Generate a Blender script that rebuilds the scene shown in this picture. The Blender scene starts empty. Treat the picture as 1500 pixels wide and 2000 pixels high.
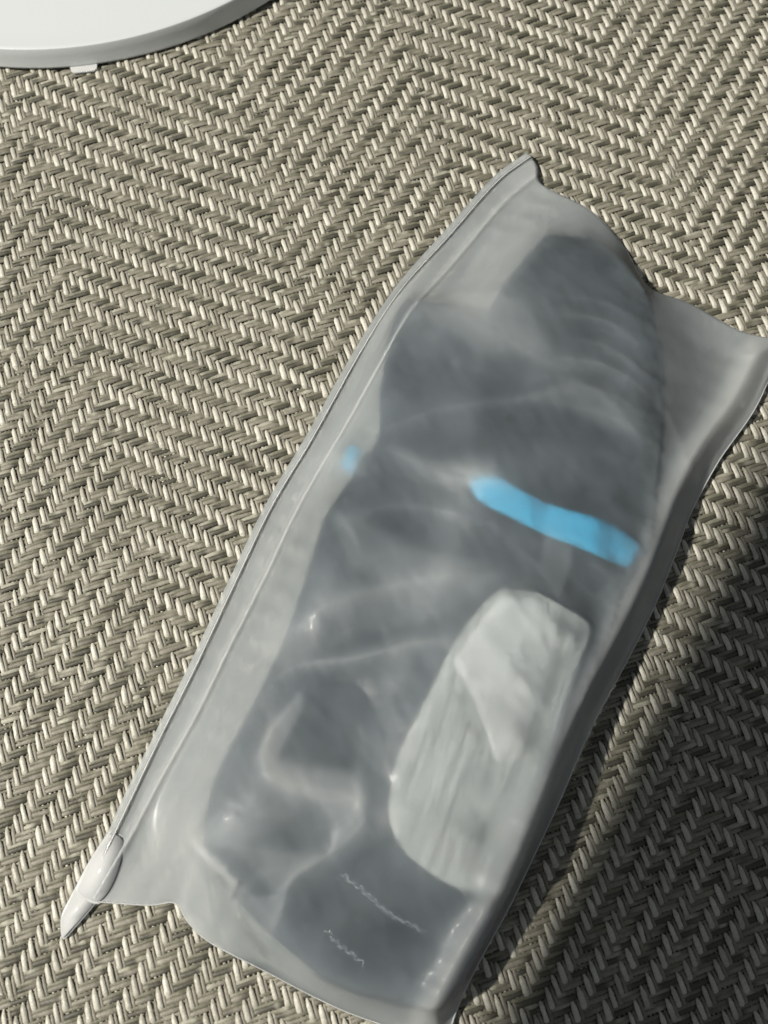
import bpy, bmesh, math
import numpy as np
from mathutils import Vector, Matrix

scene = bpy.context.scene
# ------------------------------------------------------------------ camera
DIST, TILT = 0.24, math.radians(14.97)
FPX, CXP, CYP = 1800.0, 750.0, 1000.0            # focal length in photo pixels, photo centre
cam_data = bpy.data.cameras.new("camera")
cam = bpy.data.objects.new("camera", cam_data)
scene.collection.objects.link(cam)
cam.location = (0, -DIST*math.sin(TILT), DIST*math.cos(TILT))
cam.rotation_euler = (TILT, 0, 0)
cam_data.sensor_fit = 'VERTICAL'
cam_data.sensor_height = 24.0
cam_data.lens = 24.0*FPX/2000.0
cam_data.clip_start = 0.01
cam_data.clip_end = 20
cam_data.dof.use_dof = True
cam_data.dof.focus_distance = 0.236
cam_data.dof.aperture_fstop = 9.0
scene.camera = cam
CAM = np.array(cam.location)
RX = np.array([1.0, 0, 0]); UP = np.array([0, math.cos(TILT), math.sin(TILT)]); FW = np.array([0, math.sin(TILT), -math.cos(TILT)])

def at(px, py, z=0.0):
    """photo pixel -> world point on the horizontal plane at height z"""
    d = (px-CXP)/FPX*RX - (py-CYP)/FPX*UP + FW
    t = (z-CAM[2])/d[2]
    return CAM + d*t

# ------------------------------------------------------------------ light
world = bpy.data.worlds.new("World")
scene.world = world
world.use_nodes = True
world.node_tree.nodes["Background"].inputs[0].default_value = (0.86, 0.93, 1.0, 1)
world.node_tree.nodes["Background"].inputs[1].default_value = 0.14
LAMP = np.array([-1.12, -0.14, 1.37])
lamp_data = bpy.data.lights.new("ceiling_lamp", 'AREA')
lamp_data.shape = 'DISK'
lamp_data.size = 0.075
lamp_data.energy = 51
lamp_data.color = (1.0, 0.955, 0.865)
lamp = bpy.data.objects.new("ceiling_lamp", lamp_data)
scene.collection.objects.link(lamp)
lamp.location = LAMP
lamp.rotation_euler = (Vector((0.02, 0.0, 0))-Vector(LAMP)).to_track_quat('-Z', 'Y').to_euler()
scene.view_settings.view_transform = 'Standard'
scene.view_settings.look = 'None'
scene.view_settings.exposure = 0.0
scene.view_settings.gamma = 1.0
scene.cycles.max_bounces = 14
scene.cycles.transmission_bounces = 12
scene.cycles.transparent_max_bounces = 12
scene.cycles.diffuse_bounces = 4
scene.cycles.glossy_bounces = 4
scene.cycles.blur_glossy = 0.5
scene.cycles.sample_clamp_indirect = 30.0

rng = np.random.default_rng(7)

# ------------------------------------------------------------------ helpers
def vnoise(x, y, seed=0):
    """smooth value noise, numpy, about -1..1"""
    xi = np.floor(x).astype(np.int64); yi = np.floor(y).astype(np.int64)
    fx = x-xi; fy = y-yi
    fx = fx*fx*(3-2*fx); fy = fy*fy*(3-2*fy)
    def h(a, b):
        n = (a*374761393 + b*668265263 + seed*974634777) & 0xFFFFFFFF
        n = ((n ^ (n >> 13))*1274126177) & 0xFFFFFFFF
        n = n ^ (n >> 16)
        return (n & 0xFFFF)/32767.5-1
    return (h(xi, yi)*(1-fx)+h(xi+1, yi)*fx)*(1-fy)+(h(xi, yi+1)*(1-fx)+h(xi+1, yi+1)*fx)*fy

def resample(pts, n):
    """Catmull-Rom through pts, n points evenly spaced"""
    P = np.asarray(pts, float)
    E = np.vstack([2*P[0]-P[1], P, 2*P[-1]-P[-2]])
    out = []
    for i in range(len(P)-1):
        p0, p1, p2, p3 = E[i:i+4]
        t = np.linspace(0, 1, 24, endpoint=False)[:, None]
        out.append(0.5*((2*p1)+(-p0+p2)*t+(2*p0-5*p1+4*p2-p3)*t*t+(-p0+3*p1-3*p2+p3)*t**3))
    C = np.vstack(out+[P[-1:]])
    L = np.concatenate([[0], np.cumsum(np.linalg.norm(np.diff(C, axis=0), axis=1))])
    q = np.linspace(0, L[-1], n)
    return np.stack([np.interp(q, L, C[:, k]) for k in range(C.shape[1])], 1)

def pxcurve(pts, n, z=0.0):
    return resample([at(p[0], p[1], p[2] if len(p) > 2 else z) for p in pts], n)

def mesh_obj(name, V, F, mat, parent=None, smooth=True):
    V = np.asarray(V, np.float32).reshape(-1, 3)
    F = np.asarray(F, np.int32)
    me = bpy.data.meshes.new(name)
    k = F.shape[1]
    me.vertices.add(len(V)); me.vertices.foreach_set("co", V.ravel())
    me.loops.add(F.size); me.loops.foreach_set("vertex_index", F.ravel())
    me.polygons.add(len(F)); me.polygons.foreach_set("loop_start", np.arange(0, F.size, k, dtype=np.int32))
    me.update(calc_edges=True)
    me.validate()
    me.polygons.foreach_set("use_smooth", np.full(len(me.polygons), smooth))
    me.materials.append(mat)
    o = bpy.data.objects.new(name, me)
    scene.collection.objects.link(o)
    if parent: o.parent = parent
    return o

def grid_faces(n, m, wrap=False, off=0):
    i = np.arange(n-1)[:, None]; j = np.arange(m if wrap else m-1)[None, :]
    j2 = (j+1) % m
    a = i*m+j; b = i*m+j2; c = (i+1)*m+j2; d = (i+1)*m+j
    return np.stack([a, b, c, d], -1).reshape(-1, 4)+off

def empty(name, label, cat, loc=(0, 0, 0)):
    o = bpy.data.objects.new(name, None)
    scene.collection.objects.link(o)
    o.location = loc
    o.empty_display_size = 0.01
    o["label"] = label; o["category"] = cat
    return o

def tube(path, rad, sides=10):
    """V, F of a capped-by-taper tube; rad scalar or array"""
    P = np.asarray(path); n = len(P)
    T = np.gradient(P, axis=0); T /= np.linalg.norm(T, axis=1)[:, None]
    U = np.cross(T, [0, 0, 1.0]); U /= np.linalg.norm(U, axis=1)[:, None]
    W = np.cross(U, T)
    rad = np.broadcast_to(rad, (n,))
    a = np.arange(sides)/sides*2*math.pi
    V = P[:, None]+rad[:, None, None]*(np.cos(a)[None, :, None]*U[:, None]+np.sin(a)[None, :, None]*W[:, None])
    return V.reshape(-1, 3), grid_faces(n, sides, True)

# ------------------------------------------------------------------ materials
def material(name):
    m = bpy.data.materials.new(name); m.use_nodes = True
    nt = m.node_tree
    return m, nt, nt.nodes["Principled BSDF"]

def yarn_mat(name, rough, bump_scale, sheen=0.0):
    m, nt, b = material(name)
    at_ = nt.nodes.new("ShaderNodeAttribute"); at_.attribute_name = "yarn_colour"
    geo = nt.nodes.new("ShaderNodeNewGeometry")
    no = nt.nodes.new("ShaderNodeTexNoise"); no.inputs["Scale"].default_value = bump_scale
    no.inputs["Detail"].default_value = 3
    nt.links.new(geo.outputs["Position"], no.inputs["Vector"])
    mr = nt.nodes.new("ShaderNodeMapRange")
    mr.inputs[1].default_value = 0.3; mr.inputs[2].default_value = 0.7
    mr.inputs[3].default_value = 0.78; mr.inputs[4].default_value = 1.14
    nt.links.new(no.outputs["Fac"], mr.inputs[0])
    mx = nt.nodes.new("ShaderNodeMix"); mx.data_type = 'RGBA'; mx.blend_type = 'MULTIPLY'
    mx.inputs[0].default_value = 1
    nt.links.new(at_.outputs["Color"], mx.inputs[6]); nt.links.new(mr.outputs[0], mx.inputs[7])
    nt.links.new(mx.outputs[2], b.inputs["Base Color"])
    bp = nt.nodes.new("ShaderNodeBump"); bp.inputs["Strength"].default_value = 0.5
    bp.inputs["Distance"].default_value = 0.00015
    nt.links.new(no.outputs["Fac"], bp.inputs["Height"]); nt.links.new(bp.outputs[0], b.inputs["Normal"])
    b.inputs["Roughness"].default_value = rough
    b.inputs["Specular IOR Level"].default_value = 0.5
    return m

MAT_WARP = yarn_mat("cream_yarn", 0.42, 2600)
MAT_WEFT = yarn_mat("melange_yarn", 0.55, 2200)

m, nt, b = material("mat_backing"); b.inputs["Base Color"].default_value = (0.13, 0.125, 0.095, 1); b.inputs["Roughness"].default_value = 0.9
MAT_BACK = m
m, nt, b = material("table_wood"); b.inputs["Base Color"].default_value = (0.12, 0.075, 0.045, 1); b.inputs["Roughness"].default_value = 0.5
no = nt.nodes.new("ShaderNodeTexNoise"); no.inputs["Scale"].default_value = 30
cr = nt.nodes.new("ShaderNodeValToRGB")
cr.color_ramp.elements[0].color = (0.08, 0.05, 0.03, 1); cr.color_ramp.elements[1].color = (0.17, 0.11, 0.07, 1)
nt.links.new(no.outputs["Fac"], cr.inputs[0]); nt.links.new(cr.outputs[0], b.inputs["Base Color"])
MAT_TABLE = m

# ------------------------------------------------------------------ table and woven mat
V = [(-0.6, -0.6, -0.0022), (0.6, -0.6, -0.0022), (0.6, 0.6, -0.0022), (-0.6, 0.6, -0.0022)]
tb = mesh_obj("tabletop", V, [(0, 1, 2, 3)], MAT_TABLE, smooth=False); tb["kind"] = "structure"

mat = empty("woven_mat", "cream and brown herringbone woven mat under the frosted pouch and the white dish", "placemat", (0, 0, 0))
PHI = math.radians(18.2)
PA, PB = 17.14/FPX*DIST, 16.06/FPX*DIST              # warp pitch, weft pitch
EA = np.array([math.cos(PHI), math.sin(PHI)]); EB = np.array([math.sin(PHI), -math.cos(PHI)])
U0, U1, V0, V1 = -62, 84, -122, 74
NU, NV = U1-U0, V1-V0
BOUNDS = [-75, -50.5, -26, -1.5, 23, 47.5, 72]
def zone(u):
    k = 0
    for q in BOUNDS:
        if u >= q: k += 1
    # zone starting at -1.5 is '/', at -26 is '\\'
    return 1 if k % 2 == 1 else -1
ZS = np.array([zone(u) for u in range(U0, U1)])
# running twill phase per warp: step +1 weft in '\' zones, -1 in '/' zones
PH = np.zeros(NU, int)
for i in range(1, NU):
    PH[i] = PH[i-1]+(ZS[i])
jj = np.arange(NV)
OVER = ((jj[None, :]-PH[:, None]) % 4) < 2           # warp i on top of weft j

def backing():
    c = []
    for (u, v) in ((U0, V0), (U1, V0), (U1, V1), (U0, V1)):
        p = u*PA*EA+v*PB*EB; c.append((p[0], p[1], -0.0007))
    t = [(x, y, z) for x, y, z in c]; bt = [(x, y, -0.0020) for x, y, z in c]
    F = [(0, 1, 2, 3), (7, 6, 5, 4), (0, 4, 5, 1), (1, 5, 6, 2), (2, 6, 7, 3), (3, 7, 4, 0)]
    o = mesh_obj("backing", t+bt, F, MAT_BACK, mat, smooth=False)
backing()

SEG = 4
def smooth_h(sig, n):
    """sig: +-1 per crossing -> smooth height sampled SEG times per cell, edges rounded"""
    x = (np.arange(n*SEG)+0.5)/SEG-0.5
    i0 = np.clip(np.floor(x).astype(int), 0, n-1); i1 = np.clip(i0+1, 0, n-1); f = x-np.floor(x)
    f = f*f*(3-2*f); f = f*f*(3-2*f)*0.5+f*0.5
    return sig[..., i0]*(1-f)+sig[..., i1]*f, x

def yarns(name, is_warp, material_, off, r_side, r_up, amp, colfn, npf=5, bias=0.0):
    n_y, n_c = (NU, NV) if is_warp else (NV, NU)
    sig = np.where(OVER, 1.0, -1.0) if is_warp else np.where(OVER.T, -1.0, 1.0)
    h, x = smooth_h(sig, n_c)
    K = h.shape[1]
    lane = np.arange(n_y)[:, None]+off
    base = V0 if is_warp else U0; lane0 = U0 if is_warp else V0
    wob = vnoise(x[None, :]*0.35+lane*3.1, lane*7.7+off, 3)*0.09
    # thickness: fuller on top of a float, pinched where it dives
    full = (0.76+0.24*np.clip(h, -1, 1)) if is_warp else (0.9+0.1*np.clip(h, -1, 1))
    if is_warp: full = full-0.34*np.gradient(h, axis=1)
    thick = 1+0.20*vnoise(x[None, :]*0.55, lane*5.3, 11)+0.10*vnoise(x[None, :]*1.7, lane*9.1, 12)
    cen_l = (lane+wob)*np.ones_like(h)
    a = np.linspace(math.pi*0.02, math.pi*0.98, npf)
    ca, sa = np.cos(a), np.sin(a)
    pl = PA if is_warp else PB
    pc = PB if is_warp else PA
    side = (ca[None, None, :]*(r_side*full*thick)[..., None])
    z = (amp*(h+bias)+0.00022*vnoise(x[None, :]*0.3, lane*0.3, 5)*np.ones_like(h))[..., None]+sa[None, None, :]*(r_up*full*thick)[..., None]
    l = (cen_l+lane0)[..., None]*pl+side
    c = np.broadcast_to(((x+base)*pc)[None, :, None], l.shape)
    if is_warp: XY = l[..., None]*EA+c[..., None]*EB
    else: XY = c[..., None]*EA+l[..., None]*EB
    Vv = np.concatenate([XY, z[..., None]], -1)
    col = colfn(x, lane, h)
    n, kk, mm = Vv.shape[:3]
    f1 = grid_faces(kk, mm)
    if is_warp: f1 = f1[:, ::-1]
    F = (f1[None]+(np.arange(n)*kk*mm)[:, None, None]).reshape(-1, 4)
    o = mesh_obj(name, Vv.reshape(-1, 3), F, material_, mat)
    ca_ = o.data.color_attributes.new("yarn_colour", 'FLOAT_COLOR', 'POINT')
    C = np.repeat(col.reshape(-1, 3), mm, 0)
    C = np.concatenate([C, np.ones((len(C), 1))], 1).astype(np.float32)
    ca_.data.foreach_set("color", C.ravel())
    o["kind"] = "stuff"
    return o

def lerp(a, b, t): return np.asarray(a)*(1-t[..., None])+np.asarray(b)*t[..., None]
def warp_col(x, lane, h):
    cell = np.floor(x[None, :]/1.0)+lane*0
    t = np.clip(0.5+0.55*vnoise(x[None, :]*0.45, lane*6.7, 21)+0.25*vnoise(lane*1.3, x[None, :]*0.02+lane*0, 22), 0, 1)
    return lerp((0.38, 0.365, 0.305), (0.62, 0.60, 0.52), t)
def warp_col_tan(x, lane, h):
    t = np.clip(0.5+0.6*vnoise(x[None, :]*0.35, lane*8.3, 33)+0.3*vnoise(x[None, :]*1.4, lane*3.3, 34), 0, 1)
    return lerp((0.19, 0.176, 0.138), (0.27, 0.25, 0.20), t)
def weft_col_c(x, lane, h):
    t = np.clip(2.2*vnoise(x[None, :]*0.9, lane*5.9, 35)-0.6, 0, 1)
    return lerp((0.17, 0.165, 0.12), (0.36, 0.35, 0.28), t)
def weft_col_a(x, lane, h):
    t = np.clip(0.5+0.7*vnoise(x[None, :]*0.30, lane*8.3, 31), 0, 1)
    return lerp((0.20, 0.185, 0.14), (0.34, 0.325, 0.26), t)
def weft_col_b(x, lane, h):
    n = vnoise(x[None, :]*0.42, lane*12.7, 41)
    t = np.clip((n+0.25)*2.2, 0, 1)
    c = lerp((0.075, 0.071, 0.053), (0.25, 0.232, 0.188), t)
    t2 = np.clip((vnoise(x[None, :]*0.5, lane*17.1, 43)-0.7)*5, 0, 1)
    return c*(1-t2[..., None])+np.array((0.42, 0.41, 0.33))*t2[..., None]
yarns("warp_yarn", True, MAT_WARP, 0.0, PA*0.285, 0.00040, 0.00038, warp_col, 6, 0.34)
yarns("tan_warp_yarn", True, MAT_WEFT, 0.5, PA*0.21, 0.00030, 0.00020, warp_col_tan, 5, 0.0)
yarns("weft_yarn", False, MAT_WEFT, 0.10, PB*0.27, 0.00032, 0.00022, weft_col_b, 5, 0.1)
yarns("pale_weft_yarn", False, MAT_WEFT, -0.36, PB*0.23, 0.00028, 0.00020, weft_col_c, 4, 0.05)

ZM = 0.0009       # top of the weave

# ------------------------------------------------------------------ white dish
def dish():
    h = 0.0080; c = np.array([-0.10396, 0.24574]); RT = 0.1087; R = 0.1099
    m, nt, b = material("white_plastic")
    b.inputs["Base Color"].default_value = (0.56, 0.59, 0.60, 1); b.inputs["Roughness"].default_value = 0.38
    no = nt.nodes.new("ShaderNodeTexNoise"); no.inputs["Scale"].default_value = 900; no.inputs["Detail"].default_value = 2
    bp = nt.nodes.new("ShaderNodeBump"); bp.inputs["Strength"].default_value = 0.12; bp.inputs["Distance"].default_value = 0.0002
    geo = nt.nodes.new("ShaderNodeNewGeometry"); nt.links.new(geo.outputs["Position"], no.inputs["Vector"])
    nt.links.new(no.outputs["Fac"], bp.inputs["Height"]); nt.links.new(bp.outputs[0], b.inputs["Normal"])
    root = empty("round_dish", "white round plastic dish with a grey side wall at the top left corner", "dish", (c[0], c[1], ZM))
    def lathe(prof, name):
        N = 256
        a = np.arange(N)/N*2*math.pi
        V = np.array([[(r*math.cos(t), r*math.sin(t), z) for t in a] for r, z in prof]).reshape(-1, 3)
        F = grid_faces(len(prof), N, True)
        return mesh_obj(name, V, F, m, root)
    hh = h-ZM
    lathe([(0.0001, hh-0.0010), (RT*0.6, hh-0.0009), (RT-0.007, hh-0.0007), (RT-0.003, hh-0.0003), (RT-0.0012, hh-0.0001), (RT-0.0004, hh), (RT, hh-0.0002)], "top_face")
    lathe([(RT, hh-0.0002), (RT+0.0002, hh-0.0006), (RT+0.0005, hh*0.6), (R-0.0001, 0.0011), (R, 0.0007), (R-0.0008, 0.0006), (R-0.0022, 0.0006), (R-0.0024, 0.0), (R-0.02, 0.0), (0.001, 0.0)], "side_wall")
    # small clear tab sticking out under the rim
    p = at(165, 138, ZM); d = np.array(p[:2])-c; d /= np.linalg.norm(d); tdir = np.array([-d[1], d[0]])
    q0 = d*(R-0.002); V = []
    for zz in (0.0007, 0.0002):
        for (u, v) in ((0, -0.0042), (0, 0.0042), (0.0035, 0.0038), (0.0042, 0.0028), (0.0042, -0.0028), (0.0035, -0.0038)):
            w = q0+d*u+tdir*v; V.append((w[0], w[1], zz))
    me = bpy.data.meshes.new("tab"); bm = bmesh.new()
    vs = [bm.verts.new(v) for v in V]
    bm.faces.new(vs[:6]); bm.faces.new(vs[6:][::-1])
    for i in range(6): bm.faces.new((vs[i], vs[i+6], vs[(i+1) % 6+6], vs[(i+1) % 6]))
    bmesh.ops.recalc_face_normals(bm, faces=bm.faces); bm.to_mesh(me); bm.free()
    o = bpy.data.objects.new("tab", me); scene.collection.objects.link(o); o.parent = root
    me.materials.append(film_material("clear_tab", 0.85, 0.3, bump=False))

# ------------------------------------------------------------------ frosted film
def film_material(name, haze=0.135, rough=0.85, tint=(0.93, 0.945, 0.95), clear=0.01, bump=True, shine=0.02):
    m = bpy.data.materials.new(name); m.use_nodes = True
    nt = m.node_tree; nt.nodes.clear()
    out = nt.nodes.new("ShaderNodeOutputMaterial")
    geo = nt.nodes.new("ShaderNodeNewGeometry")
    refr = nt.nodes.new("ShaderNodeBsdfRefraction"); refr.inputs["IOR"].default_value = 1.28
    refr.inputs["Roughness"].default_value = rough; refr.inputs["Color"].default_value = (0.985, 0.99, 0.99, 1)
    dif = nt.nodes.new("ShaderNodeBsdfDiffuse"); dif.inputs["Color"].default_value = (tint[0]*0.97, tint[1]*0.99, 0.955, 1)
    trl = nt.nodes.new("ShaderNodeBsdfTranslucent"); trl.inputs["Color"].default_value = (0.98, 0.98, 0.97, 1)
    trp = nt.nodes.new("ShaderNodeBsdfTransparent"); trp.inputs["Color"].default_value = (0.99, 0.99, 0.99, 1)
    gl = nt.nodes.new("ShaderNodeBsdfGlossy"); gl.inputs["Roughness"].default_value = 0.40; gl.inputs["Color"].default_value = (0.24, 0.24, 0.24, 1)
    mix1 = nt.nodes.new("ShaderNodeMixShader"); mix1.inputs[0].default_value = 0.42
    nt.links.new(dif.outputs[0], mix1.inputs[1]); nt.links.new(trl.outputs[0], mix1.inputs[2])
    mix2 = nt.nodes.new("ShaderNodeMixShader"); mix2.inputs[0].default_value = clear
    nt.links.new(refr.outputs[0], mix2.inputs[1]); nt.links.new(trp.outputs[0], mix2.inputs[2])
    mix3 = nt.nodes.new("ShaderNodeMixShader"); mix3.inputs[0].default_value = haze
    nt.links.new(mix2.outputs[0], mix3.inputs[1]); nt.links.new(mix1.outputs[0], mix3.inputs[2])
    # cloudiness of the film varies a little
    no = nt.nodes.new("ShaderNodeTexNoise"); no.inputs["Scale"].default_value = 55; no.inputs["Detail"].default_value = 4
    nt.links.new(geo.outputs["Position"], no.inputs["Vector"])
    mr = nt.nodes.new("ShaderNodeMapRange"); mr.inputs[1].default_value = 0.3; mr.inputs[2].default_value = 0.7
    mr.inputs[3].default_value = haze-0.05; mr.inputs[4].default_value = haze+0.05
    nt.links.new(no.outputs["Fac"], mr.inputs[0])
    wa = nt.nodes.new("ShaderNodeAttribute"); wa.attribute_name = "painted_haze"
    # thin film scatters a little bluish, milky where the painted haze rises
    sc_ = nt.nodes.new("ShaderNodeMapRange"); sc_.inputs[1].default_value = 0.0; sc_.inputs[2].default_value = 0.42
    hz = nt.nodes.new("ShaderNodeMix"); hz.data_type = 'RGBA'
    hz.inputs[6].default_value = (0.78, 0.91, 1.0, 1); hz.inputs[7].default_value = (0.87, 0.915, 0.92, 1)
    if not bump: hz.inputs[6].default_value = (0.94, 0.955, 0.955, 1)
    nt.links.new(wa.outputs["Fac"], sc_.inputs[0]); nt.links.new(sc_.outputs[0], hz.inputs[0]); nt.links.new(hz.outputs[2], dif.inputs["Color"])
    ad = nt.nodes.new("ShaderNodeMath"); ad.operation = 'ADD'; ad.use_clamp = True
    nt.links.new(mr.outputs[0], ad.inputs[0]); nt.links.new(wa.outputs["Fac"], ad.inputs[1]); nt.links.new(ad.outputs[0], mix3.inputs[0])
    fr = nt.nodes.new("ShaderNodeFresnel"); fr.inputs["IOR"].default_value = 1.45
    mix4 = nt.nodes.new("ShaderNodeMixShader")
    nt.links.new(fr.outputs[0], mix4.inputs[0])
    g2 = nt.nodes.new("ShaderNodeBsdfGlossy"); g2.inputs["Roughness"].default_value = 0.13; g2.inputs["Color"].default_value = (0.7, 0.7, 0.7, 1)
    mg = nt.nodes.new("ShaderNodeMixShader"); mg.inputs[0].default_value = shine
    nt.links.new(gl.outputs[0], mg.inputs[1]); nt.links.new(g2.outputs[0], mg.inputs[2])
    nt.links.new(mix3.outputs[0], mix4.inputs[1]); nt.links.new(mg.outputs[0], mix4.inputs[2])
    if bump:
        n2 = nt.nodes.new("ShaderNodeTexNoise"); n2.inputs["Scale"].default_value = 260; n2.inputs["Detail"].default_value = 3
        nt.links.new(geo.outputs["Position"], n2.inputs["Vector"])
        bp = nt.nodes.new("ShaderNodeBump"); bp.inputs["Strength"].default_value = 0.25; bp.inputs["Distance"].default_value = 0.0004
        nt.links.new(n2.outputs["Fac"], bp.inputs["Height"])
        for s in (gl, refr, dif): nt.links.new(bp.outputs[0], s.inputs["Normal"])
    nt.links.new(mix4.outputs[0], out.inputs[0])
    return m
FILM = film_material("frosted_film")
TRACK = film_material("zip_plastic", 0.75, 0.45, (0.95, 0.97, 0.97), bump=False, shine=0.75)
SLIDER = film_material("slider_plastic", 0.88, 0.6, (0.97, 0.98, 0.98), bump=False, shine=0.5)
dish()

# ------------------------------------------------------------------ socks
def knit_mat(name, col, scale=1400, var=0.25, rib=0.0):
    m, nt, b = material(name)
    geo = nt.nodes.new("ShaderNodeNewGeometry")
    no = nt.nodes.new("ShaderNodeTexNoise"); no.inputs["Scale"].default_value = scale; no.inputs["Detail"].default_value = 2
    nt.links.new(geo.outputs["Position"], no.inputs["Vector"])
    lo = nt.nodes.new("ShaderNodeTexNoise"); lo.inputs["Scale"].default_value = 60; lo.inputs["Detail"].default_value = 3
    nt.links.new(geo.outputs["Position"], lo.inputs["Vector"])
    mm = nt.nodes.new("ShaderNodeMath"); mm.operation = 'ADD'
    nt.links.new(no.outputs["Fac"], mm.inputs[0]); nt.links.new(lo.outputs["Fac"], mm.inputs[1])
    mr = nt.nodes.new("ShaderNodeMapRange"); mr.inputs[1].default_value = 0.7; mr.inputs[2].default_value = 1.3
    mr.inputs[3].default_value = 1-var; mr.inputs[4].default_value = 1+var
    nt.links.new(mm.outputs[0], mr.inputs[0])
    mx = nt.nodes.new("ShaderNodeMix"); mx.data_type = 'RGBA'; mx.blend_type = 'MULTIPLY'; mx.inputs[0].default_value = 1
    mx.inputs[6].default_value = (*col, 1); nt.links.new(mr.outputs[0], mx.inputs[7])
    last = mx.outputs[2]
    if rib:      # knitted ribs running along the sock
        mp = nt.nodes.new("ShaderNodeMapping"); mp.vector_type = 'TEXTURE'
        mp.inputs["Rotation"].default_value = (0, 0, -0.33); mp.inputs["Scale"].default_value = (0.0016, 0.022, 0.02)
        rn = nt.nodes.new("ShaderNodeTexNoise"); rn.inputs["Scale"].default_value = 1.0; rn.inputs["Detail"].default_value = 2
        nt.links.new(geo.outputs["Position"], mp.inputs[0]); nt.links.new(mp.outputs[0], rn.inputs["Vector"])
        r2 = nt.nodes.new("ShaderNodeMapRange"); r2.inputs[1].default_value = 0.38; r2.inputs[2].default_value = 0.62
        r2.inputs[3].default_value = 1-rib; r2.inputs[4].default_value = 1.12
        nt.links.new(rn.outputs["Fac"], r2.inputs[0])
        m3 = nt.nodes.new("ShaderNodeMix"); m3.data_type = 'RGBA'; m3.blend_type = 'MULTIPLY'; m3.inputs[0].default_value = 1
        nt.links.new(last, m3.inputs[6]); nt.links.new(r2.outputs[0], m3.inputs[7]); last = m3.outputs[2]
    nt.links.new(last, b.inputs["Base Color"])
    bp = nt.nodes.new("ShaderNodeBump"); bp.inputs["Strength"].default_value = 0.6; bp.inputs["Distance"].default_value = 0.0003
    nt.links.new(no.outputs["Fac"], bp.inputs["Height"]); nt.links.new(bp.outputs[0], b.inputs["Normal"])
    b.inputs["Roughness"].default_value = 0.9; b.inputs["Specular IOR Level"].default_value = 0.2
    return m
KNIT_DARK = knit_mat("charcoal_knit", (0.016, 0.023, 0.034))
KNIT_DEEP = knit_mat("dark_knit", (0.013, 0.019, 0.028))
KNIT_GREY = knit_mat("light_grey_knit", (0.48, 0.505, 0.50), 900, 0.10, rib=0.22)
KNIT_BLUE = knit_mat("blue_knit", (0.05, 0.50, 0.84), 1400, 0.08)
THREAD = knit_mat("pale_thread", (0.24, 0.26, 0.29), 2000, 0.1)
KNIT_BRIGHTENED = knit_mat("brightened_heel_knit", (0.66, 0.69, 0.69), 900, 0.10)  # paler copy of the heel knit, painting its brightness under touching film

OBST = []      # (left curve xy, right curve xy, top height function) used as what the film drapes over
def pillow(name, rows, zc, hh, mat_, parent, n=90, ring=40, p=2.3, ripple=0.0, seed=0, ribs=None):
    """closed soft body lofted between left and right outline points.
    rows: list of (lx, ly, rx, ry) photo pixels, zc/hh: centre height and half thickness (scalars or per row lists)"""
    k = len(rows)
    zc = np.broadcast_to(zc, (k,)).astype(float); hh = np.broadcast_to(hh, (k,)).astype(float)
    L = resample([at(r[0], r[1], z) for r, z in zip(rows, zc)], n)
    R = resample([at(r[2], r[3], z) for r, z in zip(rows, zc)], n)
    q = np.linspace(0, k-1, n)
    H = np.interp(q, np.arange(k), hh)
    e = np.minimum(np.arange(n), np.arange(n)[::-1])/(n*0.06)
    H = H*np.sqrt(np.clip(1-(1-np.clip(e, 0, 1))**2, 0.004, 1))
    a = np.arange(ring)/ring*2*math.pi
    c, s = np.cos(a), np.sin(a)
    cx = np.sign(c)*np.abs(c)**(2/p); cz = np.sign(s)*np.abs(s)**(2/p)
    t = 0.5-0.5*cx
    P = L[:, None]*(1-t[None, :, None])+R[:, None]*t[None, :, None]
    P[..., 2] += H[:, None]*cz[None, :]
    if ripple:
        ax = (P[..., 0]*0.5+P[..., 1]*0.87)*1000
        bx = (P[..., 0]*0.87-P[..., 1]*0.5)*1000
        P[..., 2] += ripple*(vnoise(ax/5, bx/14, seed)+0.5*vnoise(ax/2.2, bx/9, seed+1))*np.clip(cz, 0, 1)[None, :]
    if ribs: P[..., 2] += ribs(P[..., 0], P[..., 1])*np.clip(cz, 0, 1)[None, :]
    F = grid_faces(n, ring, True)
    V = P.reshape(-1, 3)
    # end caps
    V = np.vstack([V, P[0].mean(0), P[-1].mean(0)])
    i = np.arange(ring)
    capA = np.stack([i, (i+1) % ring, np.full(ring, n*ring), np.full(ring, n*ring)], 1)[:, [0, 2, 1]]
    o = mesh_obj(name, V[:n*ring], F, mat_, parent)
    OBST.append(P)
    return o, P

sockB = empty("sock", "dark charcoal sock lying underneath along the zip side of the pouch", "sock", at(700, 1300, 0.002))
sockA = empty("sock", "charcoal grey sock with light grey heel and blue stripe, on top inside the pouch", "sock", at(1000, 1100, 0.002))
def P0(par, o):
    o.matrix_parent_inverse = Matrix.Translation(-Vector(par.location)); return o

rowsB = [(800, 590, 1000, 640), (765, 650, 1080, 740), (745, 760, 1110, 860), (738, 860, 1100, 980), (690, 935, 1080, 1090),
         (638, 1010, 1040, 1190), (610, 1100, 1000, 1300), (580, 1190, 940, 1400), (545, 1280, 900, 1500), (500, 1370, 880, 1590),
         (455, 1460, 860, 1680), (420, 1550, 850, 1760), (410, 1650, 850, 1840), (455, 1740, 860, 1900), (540, 1830, 840, 1945), (620, 1890, 790, 1960)]
o, PBr = pillow("foot", rowsB, 0.0065, [0.003, 0.004, .0045, .005, .005, .005, .005, .005, .005, .005, .005, .005, .005, .005, .0045, .003], KNIT_DARK, sockB, n=120, ripple=0.0005, seed=3)
P0(sockB, o)

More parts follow.
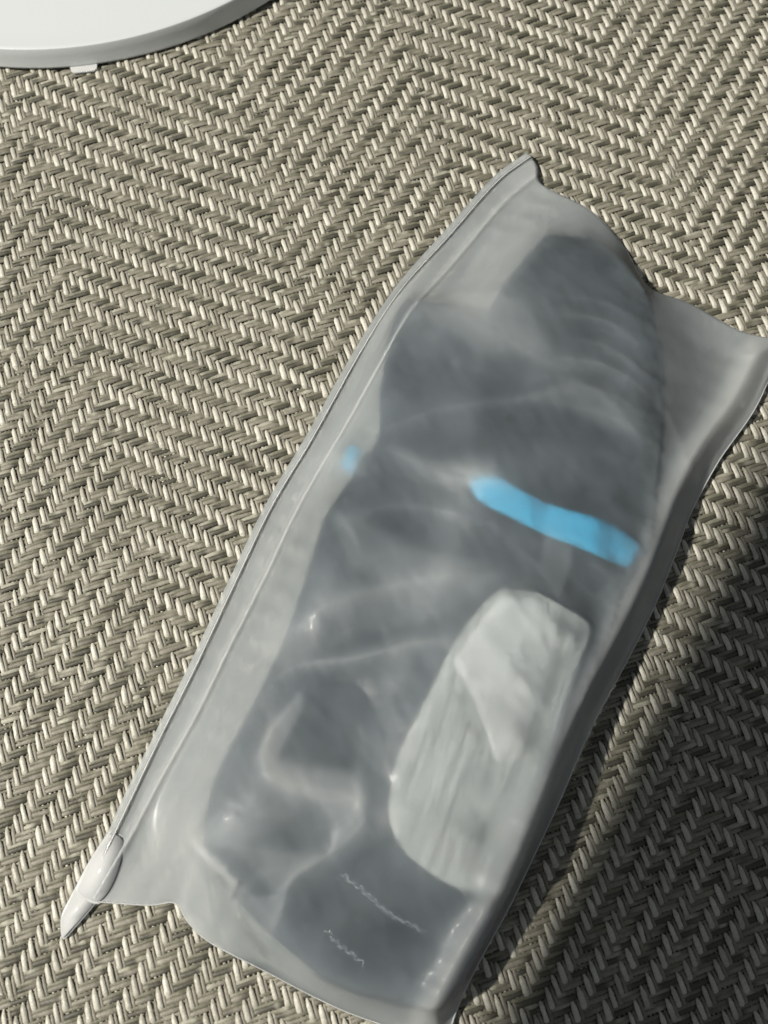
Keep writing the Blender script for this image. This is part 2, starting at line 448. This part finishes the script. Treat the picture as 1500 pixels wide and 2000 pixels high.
def ribsA(x, y):
    # fine folds across the toe on the right side
    c = at(1230, 760, 0.015)
    d = np.hypot(x-c[0], y-c[1])
    ph = ((x-c[0])*0.42+(y-c[1])*0.91)/0.0046+0.8*vnoise(x*120, y*120, 9)
    return 0.0006*np.sin(ph*2*math.pi)*np.clip(1-d/0.032, 0, 1)
RIGHT_INSET = 14
rowsA = [(1070, 460, 1150, 470), (1010, 530, 1215, 520), (960, 610, 1262, 590), (935, 700, 1282, 680), (920, 790, 1290, 780), (910, 880, 1288, 880),
         (905, 960, 1275, 980), (895, 1040, 1258, 1070), (870, 1120, 1225, 1160), (835, 1200, 1190, 1250), (800, 1290, 1150, 1350),
         (760, 1380, 1112, 1450), (720, 1470, 1078, 1550), (685, 1560, 1045, 1640), (650, 1650, 1008, 1730), (610, 1740, 965, 1810),
         (580, 1820, 925, 1890), (610, 1890, 880, 1950), (690, 1935, 810, 1965)]
hA = [.002, .0028, .0034, .0038, .0042, .0046, .0050, .0053, .0056, .0058, .0058, .0058, .0056, .0054, .0050, .0046, .0042, .0036, .0025]
zA = [.006, .0075, .0085, .009, .0095, .0096, .0097, .0098, .0099, .0099, .0099, .0098, .0096, .0094, .0092, .0088, .0085, .0075, .0065]
rowsA = [(a, b, c-(RIGHT_INSET if d > 1100 else 0), d) for a, b, c, d in rowsA]
bodyA, PAr = pillow("foot", rowsA, zA, hA, KNIT_DEEP, sockA, n=150, ring=48, p=2.6, ripple=0.0006, seed=8, ribs=ribsA)
P0(sockA, bodyA)

def top_height(x, y, meshes):
    """highest surface point of lofted bodies at x,y (nearest sample, blended)"""
    best = np.full(np.shape(x), -1.0)
    for P in meshes:
        Q = P.reshape(-1, 3)
        Q = Q[Q[:, 2] > np.median(P[..., 2])]
        for k in range(x.size):
            d = (Q[:, 0]-x.flat[k])**2+(Q[:, 1]-y.flat[k])**2
            i = np.argpartition(d, 4)[:5]
            if d[i].min() < 0.0035**2:
                w = 1/(d[i]+1e-8); best.flat[k] = max(best.flat[k], (Q[i, 2]*w).sum()/w.sum())
    return best

def patch(name, rows, mat_, parent, lift=0.0004, n=40, m_=18, puff=0.0, z0=0.018):
    """a raised piece lying on sock A, following its surface; closed at the edge"""
    L = pxcurve([(r[0], r[1]) for r in rows], n, z0); R = pxcurve([(r[2], r[3]) for r in rows], n, z0)
    t = np.linspace(0, 1, m_)
    P = L[:, None]*(1-t[None, :, None])+R[:, None]*t[None, :, None]
    z = top_height(P[..., 0], P[..., 1], [PAr])
    bad = z < 0
    z[bad] = 0.014
    s = np.linspace(0, 1, n)
    prof = np.clip(np.minimum(np.minimum(t[None, :], 1-t[None, :])*m_*0.25, np.minimum(s[:, None], 1-s[:, None])*n*0.22), 0, 1)
    prof = np.sqrt(np.clip(1-(1-prof)**2, 0, 1))
    zt = z+(lift+puff)*prof
    if puff:
        ax = P[..., 0]*1000; ay = P[..., 1]*1000
        ac = ax*0.95-ay*0.31; al = ax*0.31+ay*0.95
        zt += 0.00022*prof*vnoise(ax/7, ay/9, 51)+0.00010*prof*(vnoise(ac/0.8, al/9, 52)+np.sin(ac/1.5*2*np.pi))*np.clip((-0.02-P[..., 1])/0.03, 0.15, 1)
    P[..., 2] = zt
    B = P.copy(); B[..., 2] = z-0.0006
    V = np.vstack([P.reshape(-1, 3), B.reshape(-1, 3)])
    F = grid_faces(n, m_)[:, ::-1]; Fb = grid_faces(n, m_)+n*m_
    edge = []
    bd = [(0, j) for j in range(m_)]+[(i, m_-1) for i in range(1, n)]+[(n-1, j) for j in range(m_-2, -1, -1)]+[(i, 0) for i in range(n-2, 0, -1)]
    for a_, b_ in zip(bd, bd[1:]+bd[:1]):
        i0 = a_[0]*m_+a_[1]; i1 = b_[0]*m_+b_[1]
        edge.append((i0, i1, i1+n*m_, i0+n*m_))
    o = mesh_obj(name, V, np.vstack([F, Fb, edge]), mat_, parent)
    P0(parent, o)
    OBST.append(P)
    return o
heel_rows = [(985, 1145, 1040, 1150), (930, 1195, 1105, 1185), (880, 1270, 1158, 1222), (850, 1330, 1140, 1290), (815, 1400, 1112, 1370), (785, 1460, 1088, 1450),
             (765, 1530, 1062, 1530), (762, 1600, 1034, 1610), (785, 1660, 1008, 1680), (850, 1715, 985, 1735), (915, 1748, 968, 1757)]
patch("heel", heel_rows, KNIT_GREY, sockA, puff=0.0016, n=80, m_=96)
bright_rows = [(985, 1153, 1035, 1158), (935, 1203, 1085, 1195), (890, 1262, 1105, 1250), (872, 1302, 1092, 1310), (905, 1345, 1068, 1370), (930, 1400, 1048, 1430), (955, 1460, 1024, 1470), (978, 1505, 1000, 1510)]
patch("heel_bright_patch", bright_rows, KNIT_BRIGHTENED, sockA, lift=0.0015, puff=0.0010, n=40, m_=22)  # heel brightness where the film touches, painted as a paler raised patch
st_rows = [(922, 925, 926, 945), (965, 922, 945, 972), (1045, 965, 1030, 1020), (1110, 990, 1090, 1048), (1180, 1010, 1150, 1072), (1230, 1035, 1200, 1092), (1264, 1062, 1243, 1104)]
patch("stripe", st_rows, KNIT_BLUE, sockA, lift=0.0008, n=40, m_=10)
# stripe end peeping out on the lower sock
def on_lower():
    c = at(690, 893, 0.0065)
    U_, V_ = np.meshgrid(np.linspace(-1, 1, 12), np.linspace(-1, 1, 12))
    hz = top_height(c[0]+U_*0.0016+V_*0.001, c[1]+V_*0.0026-U_*0.001, [PBr]); hz[hz < 0] = 0.007
    n = 12
    P = np.stack([c[0]+U_*0.0016+V_*0.001, c[1]+V_*0.0026-U_*0.001, 0.0042+0.0012*(1-U_**2)*(1-V_**2)], -1)
    OBST.append(P)
    B = P.copy(); B[..., 2] -= 0.002
    V = np.vstack([P.reshape(-1, 3), B.reshape(-1, 3)])
    o = mesh_obj("stripe", V, np.vstack([grid_faces(n, n), grid_faces(n, n)[:, ::-1]+n*n]), KNIT_BLUE, sockB)
    P0(sockB, o)
on_lower()
# zigzag stitching near the toe seam
def stitches(pts, npt, amp, parent, r=0.00030):
    C = pxcurve(pts, npt, 0.015)
    z = top_height(C[:, 0], C[:, 1], [PAr])
    C[:, 2] = np.where(z > 0, z, 0.012)+0.00005
    T = np.gradient(C, axis=0); T /= np.linalg.norm(T, axis=1)[:, None]
    N_ = np.stack([-T[:, 1], T[:, 0], 0*T[:, 0]], 1)
    Z = C+N_*amp*np.where(np.arange(npt) % 2, 1, -1)[:, None]
    path = resample(Z, npt*4)
    Vt, Ft = tube(path, r, 6)
    P0(parent, mesh_obj("stitching", Vt, Ft, THREAD, parent))
stitches([(668, 1710), (715, 1745), (760, 1785), (830, 1822)], 22, 0.00045, sockA)
stitches([(636, 1820), (660, 1848), (690, 1870), (712, 1892)], 11, 0.00045, sockA)

# ------------------------------------------------------------------ pouch
pouch = empty("zip_pouch", "frosted translucent zip pouch holding dark socks, slider at its lower left end", "pouch", at(750, 1100, 0.0))
NS, NT = 331, 241
edgeL = [(1030, 300), (960, 352), (870, 452), (775, 560), (690, 690), (600, 850), (520, 985), (445, 1140), (370, 1300), (300, 1440), (215, 1620), (180, 1758)]
edgeR = [(1530, 668), (1500, 742), (1465, 812), (1400, 905), (1350, 1000), (1320, 1080), (1280, 1180), (1225, 1290), (1150, 1430), (1080, 1590), (1000, 1760), (940, 1870), (895, 1960), (868, 2040)]
edgeT = [(1030, 300), (1048, 325), (1058, 362), (1150, 412), (1215, 480), (1265, 560), (1350, 596), (1445, 648), (1530, 668)]
edgeB = [(180, 1758), (290, 1766), (345, 1762), (366, 1795), (410, 1838), (530, 1903), (620, 1950), (700, 1985), (868, 2040)]
ZE = ZM+0.0005
L = pxcurve(edgeL, NS, ZE); R = pxcurve(edgeR, NS, ZE)
T = pxcurve([(p[0], p[1], ZE) for p in edgeT], NT); B = pxcurve([(p[0], p[1], ZE) for p in edgeB], NT)
s = np.linspace(0, 1, NS)[:, None, None]
tt = np.linspace(0, 1, NT)
tt = 0.45*tt+0.55*tt**1.9          # finer columns near the zip
t = tt[None, :, None]
T = np.stack([np.interp(tt, np.linspace(0, 1, NT), T[:, k]) for k in range(3)], 1)
B = np.stack([np.interp(tt, np.linspace(0, 1, NT), B[:, k]) for k in range(3)], 1)
G = (1-t)*L[:, None]+t*R[:, None]+(1-s)*T[None]+s*B[None]-((1-s)*(1-t)*L[0]+(1-s)*t*R[0]+s*(1-t)*L[-1]+s*t*R[-1])
X, Y = G[..., 0], G[..., 1]
# rasterise the contents to a height map, look it up on the film grid
CELL = 0.0009
x0, y0 = X.min()-0.01, Y.min()-0.01
gw = int((X.max()-x0)/CELL)+14; gh = int((Y.max()-y0)/CELL)+14
HM = np.full((gh, gw), ZE)
for P in OBST:
    for i in range(P.shape[0]-1):
        for a_ in np.linspace(0, 1, 4, endpoint=False):
            Q = P[i]*(1-a_)+P[i+1]*a_
            Q2 = np.roll(Q, -1, 0)
            for b_ in np.linspace(0, 1, 3, endpoint=False):
                W = (Q*(1-b_)+Q2*b_) if P.shape[1] >= 40 else Q
                ii = ((W[:, 1]-y0)/CELL).astype(int); kk = ((W[:, 0]-x0)/CELL).astype(int)
                ok = (ii > 0) & (ii < gh-1) & (kk > 0) & (kk < gw-1)
                np.maximum.at(HM, (ii[ok], kk[ok]), W[ok, 2])
for _ in range(2):      # close pin holes
    Hd = np.maximum.reduce([HM, np.roll(HM, 1, 0), np.roll(HM, -1, 0), np.roll(HM, 1, 1), np.roll(HM, -1, 1)])
    HM = np.minimum.reduce([Hd, np.roll(Hd, 1, 0), np.roll(Hd, -1, 0), np.roll(Hd, 1, 1), np.roll(Hd, -1, 1)])
    HM = np.maximum(HM, ZE)
def hm(x, y):
    fx = np.clip((x-x0)/CELL-0.5, 0, gw-2.001); fy = np.clip((y-y0)/CELL-0.5, 0, gh-2.001)
    i = fy.astype(int); j = fx.astype(int); a_ = fx-j; b_ = fy-i
    return (HM[i, j]*(1-a_)+HM[i, j+1]*a_)*(1-b_)+(HM[i+1, j]*(1-a_)+HM[i+1, j+1]*a_)*b_
OB = hm(X, Y)+0.0014
inside = HM.max()
# membrane over the contents
Z = np.maximum(OB, ZE)
Zb = np.full_like(Z, ZE)
# the flat flange along the zip and the edges stay low
sg, tg = np.meshgrid(np.linspace(0, 1, NS), tt, indexing='ij')
fix = np.zeros_like(Z, bool); fix[0] = fix[-1] = True; fix[:, 0] = fix[:, -1] = True
EL = np.zeros_like(Z)+ZE
# gentle lift of the free edges (stiff film)
lift = 0.0016*np.clip(vnoise(sg*9, tg*3, 61), 0, 1)
EL = EL+lift*np.where(tg < 0.02, 0.5, 1)*np.where(sg < 0.02, 0.25, 1)
# the pouch bottom (right side) is a rounded fold standing off the cloth
Z = np.where(fix, EL, Z)
ds = np.linalg.norm(G[1:]-G[:-1], axis=-1).mean(); dt = np.linalg.norm(G[:, 1:]-G[:, :-1], axis=-1).mean()
ws, wt = 1/ds**2, 1/dt**2
lower = np.where(fix, EL, np.maximum(OB, ZE))
for it in range(900):
    N_ = Z.copy()
    N_[1:-1, 1:-1] = (ws*(Z[2:, 1:-1]+Z[:-2, 1:-1])+wt*(Z[1:-1, 2:]+Z[1:-1, :-2]))/(2*(ws+wt))
    N_ = Z+1.0*(N_-Z)
    Z = np.where(fix, EL, np.maximum(N_, lower))
MEMB = Z.copy()

# stiff film: air inside puffs it near the fold on the right and around the zip
edge_d = np.minimum(1-tg, 1)
puff = 0.0045*np.exp(-((1-tg-0.055)/0.05)**2)*np.clip((1-tg)/0.03, 0, 1)**0.5
env = np.clip(np.minimum(np.minimum(tg, 1-tg)*14, np.minimum(sg, 1-sg)*22), 0, 1)
Z = Z+puff*env

def ridge(pts, amp, width, taper=True):
    C = pxcurve(pts, 60, 0.012)[:, :2]
    best = np.full(X.shape, 9.0); par = np.zeros(X.shape)
    for i, c in enumerate(C):
        d = (X-c[0])**2+(Y-c[1])**2
        mk = d < best; best = np.where(mk, d, best); par = np.where(mk, i/59, par)
    e = np.sin(np.pi*np.clip(par, 0.02, 0.98))**0.5 if taper else 1
    r = np.sqrt(best)/width
    return amp*e*np.exp(-1.15*r)*np.where(r < 7, 1, 0)
PAINTED_HAZE = np.zeros_like(Z)  # light caught by the film's folds, painted into its haze
for pts, amp, w in [
    ([(545, 1315), (600, 1292), (690, 1286), (800, 1262), (860, 1248)], 1.5, 2.0),
    ([(520, 1262), (600, 1205), (700, 1160), (850, 1132), (1000, 1128)], 1.3, 3.2),
    ([(600, 1345), (545, 1410), (515, 1480), (560, 1535), (640, 1560), (700, 1560)], 2.0, 3.0),
    ([(700, 1560), (712, 1600), (680, 1640), (640, 1668)], 1.4, 1.8),
    ([(370, 1643), (450, 1650), (540, 1662), (645, 1668)], 1.3, 1.6),
    ([(645, 1668), (575, 1712), (548, 1790), (515, 1850)], 1.4, 1.8),
    ([(372, 1645), (440, 1700), (480, 1742), (540, 1800)], 1.3, 1.6),
    ([(590, 1265), (500, 1375), (420, 1480), (330, 1610)], 1.0, 2.2),
    ([(345, 1755), (370, 1700), (372, 1645)], 1.0, 1.4),
    ([(400, 1835), (395, 1760), (372, 1645)], 0.9, 1.2),
    ([(880, 610), (980, 670), (1080, 722), (1170, 735), (1260, 790)], 1.0, 2.4),
    ([(1000, 760), (1080, 745), (1170, 785), (1250, 870)], 0.8, 1.8),
    ([(745, 835), (870, 800), (1010, 790), (1110, 775), (1200, 810), (1260, 900)], 1.0, 2.4),
    ([(1140, 650), (1200, 660), (1262, 700)], 0.6, 1.3),
    ([(1150, 690), (1210, 705), (1268, 750)], 0.6, 1.3),
    ([(780, 888), (850, 925), (930, 952), (1020, 960)], 1.2, 1.8),
    ([(640, 985), (690, 1010), (760, 990), (860, 1000), (980, 1040)], 0.9, 2.2),
    ([(655, 990), (690, 1040), (710, 1090)], 1.1, 1.4),
    ([(1060, 1040), (1105, 1080), (1100, 1130), (1075, 1185)], 0.6, 1.2),
    ([(985, 1060), (1040, 1110), (1085, 1180)], 0.6, 1.0),
    ([(1265, 562), (1285, 650), (1292, 760), (1282, 900), (1255, 1040)], 0.8, 1.6),
    ([(1290, 780), (1330, 850), (1345, 900), (1380, 930)], 0.8, 1.8),
    ([(1060, 400), (1000, 470), (930, 560), (870, 640)], 1.0, 3.0),
    ([(1130, 430), (1030, 500), (960, 600)], 0.9, 3.0),
    ([(1200, 1130), (1160, 1170), (1100, 1120)], 0.5, 1.0),
    ([(700, 800), (640, 905), (620, 1020), (590, 1100)], 0.8, 2.0)]:
    Z += ridge(pts, amp*0.00040, w*0.0013)*env
    PAINTED_HAZE += ridge(pts, amp*0.06, w*0.0011)  # light on each crease painted as haze
for k, (dy, am) in enumerate(((0, .5), (38, .9), (88, .7), (128, 1.0), (181, .8), (222, .6))):
    arc = [(1085+10*(k % 3), 580+dy), (1180, 598+dy), (1262, 655+dy*0.95)]
    PAINTED_HAZE += ridge(arc, 0.085*am, 0.0015)  # light streaks over the toe folds painted as haze
    Z += ridge(arc, 0.0004*am, 0.0016)*env
for pts, am, wd in [([(530, 1400), (525, 1470), (560, 1525), (640, 1545), (700, 1560)], 0.14, 0.0034), ([(700, 1560), (712, 1610), (680, 1645), (640, 1670)], 0.07, 0.002),
                    ([(372, 1645), (430, 1700), (465, 1740), (455, 1775)], 0.13, 0.0016), ([(640, 1670), (570, 1715), (540, 1790), (520, 1850)], 0.08, 0.002),
                    ([(520, 1250), (620, 1195), (760, 1150), (900, 1125)], 0.08, 0.0045), ([(590, 1300), (690, 1288), (800, 1260), (870, 1260)], 0.10, 0.0016),
                    ([(800, 620), (900, 620), (1000, 660), (1080, 715)], 0.07, 0.006), ([(1040, 420), (960, 500), (890, 560)], 0.08, 0.006),
                    ([(600, 880), (560, 960), (500, 1090)], 0.06, 0.004), ([(760, 880), (850, 915), (940, 945)], 0.08, 0.0022),
                    ([(1150, 1110), (1190, 1140), (1180, 1180)], 0.08, 0.002), ([(560, 1270), (480, 1390), (400, 1500), (340, 1620), (380, 1740)], 0.11, 0.0065), ([(375, 1640), (470, 1610), (560, 1560)], 0.07, 0.003), ([(470, 1745), (520, 1700), (600, 1690)], 0.08, 0.003), ([(1190, 1240), (1130, 1420), (1060, 1600), (990, 1760)], 0.06, 0.003),
                    ([(380, 1600), (300, 1680), (250, 1740)], 0.08, 0.006), ([(700, 1100), (780, 1080), (850, 1100)], 0.05, 0.004),
                    ([(895, 925), (925, 938), (955, 945)], 0.12, 0.0030), ([(660, 885), (690, 900), (700, 910)], 0.12, 0.0030),  # painted veil that fades both stripe ends
                    ([(900, 1260), (960, 1210), (1000, 1170)], 0.05, 0.004), ([(700, 1960), (820, 1960), (880, 1900)], 0.07, 0.006)]:
    PAINTED_HAZE += ridge(pts, am*0.8, wd, False)  # soft light streaks painted into the haze
def facet(pts, am, soft=3):
    """a flat crumple facet of the film, the light on it painted as haze"""
    Q = np.array([at(x, y, 0.012)[:2] for x, y in pts])
    ins = np.zeros(X.shape, bool)
    for (xa, ya), (xb, yb) in zip(Q, np.roll(Q, -1, 0)):
        cr = ((ya > Y) != (yb > Y)) & (X < (xb-xa)*(Y-ya)/(yb-ya+1e-12)+xa)
        ins ^= cr
    f = ins.astype(float)
    for _ in range(soft): f[1:-1, 1:-1] = 0.2*(f[1:-1, 1:-1]+f[2:, 1:-1]+f[:-2, 1:-1]+f[1:-1, 2:]+f[1:-1, :-2])
    return am*f
for pts, am, sf in [([(590, 1354), (599, 1377), (548, 1480), (641, 1499), (707, 1508), (721, 1564), (683, 1634), (655, 1653), (655, 1611), (623, 1559), (520, 1508), (511, 1461), (529, 1415)], 0.11, 6),
                    ([(361, 1643), (417, 1676), (469, 1718), (455, 1751), (445, 1760), (441, 1727), (389, 1676)], 0.15, 2),
                    ([(464, 1662), (641, 1671), (595, 1704), (548, 1751), (501, 1695)], 0.07, 3), ([(548, 1751), (557, 1769), (520, 1835), (506, 1853), (455, 1760)], 0.07, 3),
                    ([(500, 1270), (600, 1200), (740, 1150), (860, 1120), (980, 1130), (880, 1200), (700, 1240), (560, 1300)], 0.06, 9),
                    ([(640, 1000), (700, 1010), (860, 1090), (960, 1110), (760, 1140), (690, 1110)], 0.06, 6), ([(790, 600), (900, 550), (1030, 600), (1080, 700), (960, 700), (860, 640)], 0.09, 16),
                    ([(990, 790), (1110, 760), (1230, 850), (1200, 860), (1100, 800)], 0.05, 4), ([(1060, 1040), (1110, 1080), (1090, 1180), (1050, 1120)], 0.06, 3),
                    ([(360, 1640), (455, 1560), (590, 1590), (500, 1640)], 0.05, 6), ([(760, 870), (830, 900), (960, 930), (900, 965), (800, 930)], 0.05, 6), ([(900, 900), (965, 912), (972, 965), (910, 960)], 0.07, 10)]:
    f_ = facet(pts, am, sf)
    PAINTED_HAZE += f_
    Z += f_*0.0035*env
for (px, py, am, wd) in ((940, 940, 0.0022, 0.013), (690, 890, 0.002, 0.006), (860, 640, 0.002, 0.010), (470, 1590, 0.0050, 0.013), (600, 1520, 0.002, 0.010), (1000, 600, 0.0025, 0.012), (640, 1130, 0.002, 0.010)):
    c = at(px, py, 0.012); Z += am*np.exp(-((X-c[0])**2+(Y-c[1])**2)/wd**2)
# thicker plastic at zip and seams; painted haze brightens the shaded flap and wall
NOSOCK = np.clip((0.0035-hm(X, Y))/0.002, 0, 1)
for _ in range(45): NOSOCK[1:-1, 1:-1] = 0.25*(NOSOCK[2:, 1:-1]+NOSOCK[:-2, 1:-1]+NOSOCK[1:-1, 2:]+NOSOCK[1:-1, :-2])
GAP = np.clip((Z-np.maximum(hm(X, Y), 0.004)-0.0014)/0.006, 0, 1)  # milkiness painted in where the film stands off the socks
PAINTED_HAZE += 0.17*GAP*(1-NOSOCK)+0.20*NOSOCK*np.clip((0.5-tg)/0.1, 0, 1)+0.08*np.clip((0.16-tg)/0.08, 0, 1)+0.12*np.clip(1-np.minimum(sg, 1-sg)/0.07, 0, 1)+0.10*np.clip(1-(1-tg)/0.07, 0, 1)+0.22*np.clip((tg-0.88)/0.04, 0, 1)+0.17*NOSOCK*np.clip((tg-0.5)/0.1, 0, 1)
for pts, amp, w in [([(620, 1340), (650, 1330), (700, 1340), (740, 1400)], 1.2, 2.5), ([(420, 1560), (500, 1590), (620, 1610), (660, 1600)], 1.3, 3.0),
                    ([(620, 1030), (660, 1090), (690, 1140)], 0.8, 2.0), ([(850, 700), (950, 740), (1000, 760)], 0.8, 3.0), ([(560, 1300), (640, 1250), (760, 1200), (860, 1180)], 0.9, 3.0)]:
    Z -= ridge(pts, amp*0.00048, w*0.0013)*env
xm, ym = X*1000, Y*1000
Z += env*(1-0.75*NOSOCK)*(0.00035*vnoise(xm/14, ym/11, 71)+0.00022*vnoise(xm/5.5, ym/7, 72)+0.00008*vnoise(xm/2.2+ym/5, ym/4, 73))
Z = np.maximum(Z, np.where(fix, Z, np.maximum(hm(X, Y)+0.0003, ZE)))
def zline(pts): return pts
OUTER = [(1034, 312), (968, 362), (880, 462), (786, 570), (701, 700), (612, 858), (532, 992), (457, 1148), (382, 1308), (312, 1448), (240, 1600), (178, 1728)]
INNER = [(1046, 350), (985, 400), (905, 495), (825, 600), (742, 730), (660, 868), (588, 990), (520, 1130), (452, 1262), (385, 1400), (318, 1520), (262, 1625), (190, 1752)]
def bead(pts, amp, width):
    C = pxcurve(pts, 400, ZE)[:, :2]
    best = np.full(X.shape, 9.0)
    mk = tg < 0.4
    for c in C:
        d = (X-c[0])**2+(Y-c[1])**2
        best = np.minimum(best, d)
    return amp*np.exp(-best/width**2)
band = Z.copy()
Z = Z+np.where(fix, 0, bead(OUTER, 0.0006, 0.0008)+bead(INNER, 0.0008, 0.0009))
PAINTED_HAZE += bead(OUTER, 0.12, 0.0008)+bead(INNER, 0.14, 0.0009)  # light lines of the zip ridges painted as haze
UPPER = Z
Gu = G.copy(); Gu[..., 2] = Z
# lean the right wall out a little so the foot of the fold tucks under
o = mesh_obj("front_film", Gu.reshape(-1, 3), grid_faces(NS, NT)[:, ::-1], FILM, pouch); P0(pouch, o)
wat = o.data.attributes.new("painted_haze", 'FLOAT', 'POINT'); wat.data.foreach_set("value", np.clip(PAINTED_HAZE, 0, 0.65).astype(np.float32).ravel())
Gl = G[::3, ::3].copy()
sg3, tg3 = sg[::3, ::3], tg[::3, ::3]
e3 = np.clip(np.minimum(np.minimum(tg3, 1-tg3)*14, np.minimum(sg3, 1-sg3)*22), 0, 1)
Gl = G[::3, ::3].copy() if (NS-1) % 3 == 0 and (NT-1) % 3 == 0 else G[np.r_[0:NS-1:3, NS-1]][:, np.r_[0:NT-1:3, NT-1]].copy()
is_, it_ = np.r_[0:NS-1:3, NS-1], np.r_[0:NT-1:3, NT-1]
ELl = EL[np.ix_(is_, it_)]; fx3 = fix[np.ix_(is_, it_)]; en3 = env[np.ix_(is_, it_)]
Gl[..., 2] = np.where(fx3, ELl, ELl*(1-en3)+en3*(ZM+0.0003+0.0001*vnoise(Gl[..., 0]*200, Gl[..., 1]*200, 81)))
o = mesh_obj("back_film", Gl.reshape(-1, 3), grid_faces(len(is_), len(it_)), FILM, pouch); P0(pouch, o)
# welded seams round the three closed sides
for nm, curve in (("side_seam", Gu[0]), ("side_seam", Gu[-1]), ("bottom_seam", Gu[:, -1])):
    Vt, Ft = tube(resample(curve[::6], 160), 0.00022, 8)
    P0(pouch, mesh_obj(nm, Vt, Ft, TRACK, pouch))

def zfilm(x, y):
    d = (X-x)**2+(Y-y)**2
    return UPPER.flat[d.argmin()]
def along(pts, n, lift):
    C = pxcurve(pts, n, 0.002)
    for c in C: c[2] = zfilm(c[0], c[1])+lift
    k = np.ones(9)/9
    z = np.convolve(np.pad(C[:, 2], 4, 'edge'), k, 'valid'); C[:, 2] = z
    return C
outer = along(OUTER, 160, 0.0002)
inner = along(INNER, 160, -0.0008)
mid = (outer+inner)/2
for nm, C, r in (("zip_track", outer, 0.0003), ("zip_track", inner, 0.0003)):
    Vt, Ft = tube(C, r, 12); P0(pouch, mesh_obj(nm, Vt, Ft, TRACK, pouch))

# slider: rounded channel clip over the track, then the bare track end
def rounded_bar(name, p0, p1, w0, w1, h0, h1, mat_, n=40, ring=28, p=3.2, zoff=0.0, tip=0.3):
    A = at(*p0); Bp = at(*p1)
    d = (Bp-A); d /= np.linalg.norm(d); sd = np.array([-d[1], d[0], 0])
    q = np.linspace(0, 1, n)
    cen = A+(Bp-A)*q[:, None]
    cap = np.sqrt(np.clip(1-(1-np.clip(np.minimum(q, 1-q)/0.10, 0, 1))**2, 0.0004, 1))
    w = (w0+(w1-w0)*q)*(1-tip*(1-cap)); h = (h0+(h1-h0)*q)*cap
    a = np.arange(ring)/ring*2*math.pi
    cx = np.sign(np.cos(a))*np.abs(np.cos(a))**(2/p); cz = np.sign(np.sin(a))*np.abs(np.sin(a))**(2/p)
    V = cen[:, None]+w[:, None, None]*cx[None, :, None]*sd+np.array([0, 0, 1.0])*(h[:, None, None]*cz[None, :, None])+np.array([0, 0, zoff])
    o = mesh_obj(name, V.reshape(-1, 3), grid_faces(n, ring, True), mat_, pouch); P0(pouch, o)
    return o
def slab(name, pts, z0, th, bev):
    bm = bmesh.new()
    C = resample([at(x, y, z0+th)[:2] for x, y in pts+[pts[0]]], 36)[:-1]
    lo = [bm.verts.new((p[0], p[1], z0)) for p in C]; hi = [bm.verts.new((p[0], p[1], z0+th)) for p in C]
    bm.faces.new(lo[::-1]); bm.faces.new(hi)
    n = len(C)
    for i in range(n): bm.faces.new((lo[i], lo[(i+1) % n], hi[(i+1) % n], hi[i]))
    bmesh.ops.recalc_face_normals(bm, faces=bm.faces)
    bmesh.ops.bevel(bm, geom=[e for e in bm.edges if len(set(f.normal.z > 0.9 for f in e.link_faces)) == 2], offset=bev, segments=4, affect='EDGES')
    me = bpy.data.meshes.new(name); bm.to_mesh(me); bm.free()
    for p in me.polygons: p.use_smooth = True
    me.materials.append(SLIDER)
    o = bpy.data.objects.new(name, me); scene.collection.objects.link(o); o.parent = pouch; P0(pouch, o)
    return o
slab("slider", [(212, 1622), (232, 1628), (246, 1645), (238, 1688), (220, 1735), (196, 1765), (172, 1762), (146, 1742), (160, 1705), (185, 1662)], 0.0016, 0.0019, 0.0006)
slab("track_end", [(158, 1712), (136, 1752), (118, 1792), (119, 1832), (126, 1834), (146, 1812), (172, 1782), (200, 1745), (210, 1722)], 0.0013, 0.0011, 0.0004)

# ------------------------------------------------------------------ phone held above, out of the picture, that shades the lower right
def phone():
    Zp = CAM[2]+0.006
    def up(p):
        g = at(*p); return g+(LAMP-g)*(Zp-g[2])/(LAMP[2]-g[2])
    a_ = up((1460, 925)); b_ = up((962, 1930))
    d = b_-a_; d /= np.linalg.norm(d); nrm = np.array([-d[1], d[0], 0])
    tgt = up((1500, 2000))-a_
    if nrm@tgt < 0: nrm = -nrm
    c = (a_+b_)/2
    wid, ln = 0.078, 0.162
    cc = c+nrm*wid/2
    bm = bmesh.new(); bmesh.ops.create_cube(bm, size=1)
    bmesh.ops.scale(bm, vec=(ln, wid, 0.008), verts=bm.verts)
    ve = [e for e in bm.edges if abs(e.verts[0].co.z-e.verts[1].co.z) > 0.004]
    bmesh.ops.bevel(bm, geom=ve, offset=0.011, segments=8, affect='EDGES')
    bmesh.ops.bevel(bm, geom=[e for e in bm.edges if e.calc_face_angle(0) > 1.2], offset=0.0012, segments=2, affect='EDGES')
    me = bpy.data.meshes.new("smartphone"); bm.to_mesh(me); bm.free()
    m, nt, b = material("phone_glass"); b.inputs["Base Color"].default_value = (0.02, 0.02, 0.022, 1); b.inputs["Roughness"].default_value = 0.25
    me.materials.append(m)
    o = bpy.data.objects.new("smartphone", me); scene.collection.objects.link(o)
    o.location = (cc[0], cc[1], Zp+0.004)
    o.rotation_euler = (0, 0, math.atan2(d[1], d[0]))
    o["label"] = "dark phone held level above the mat, shading its lower right"; o["category"] = "phone"
phone()
print("objects done; tris", sum(len(o.data.polygons) for o in scene.objects if o.type == 'MESH')*2)
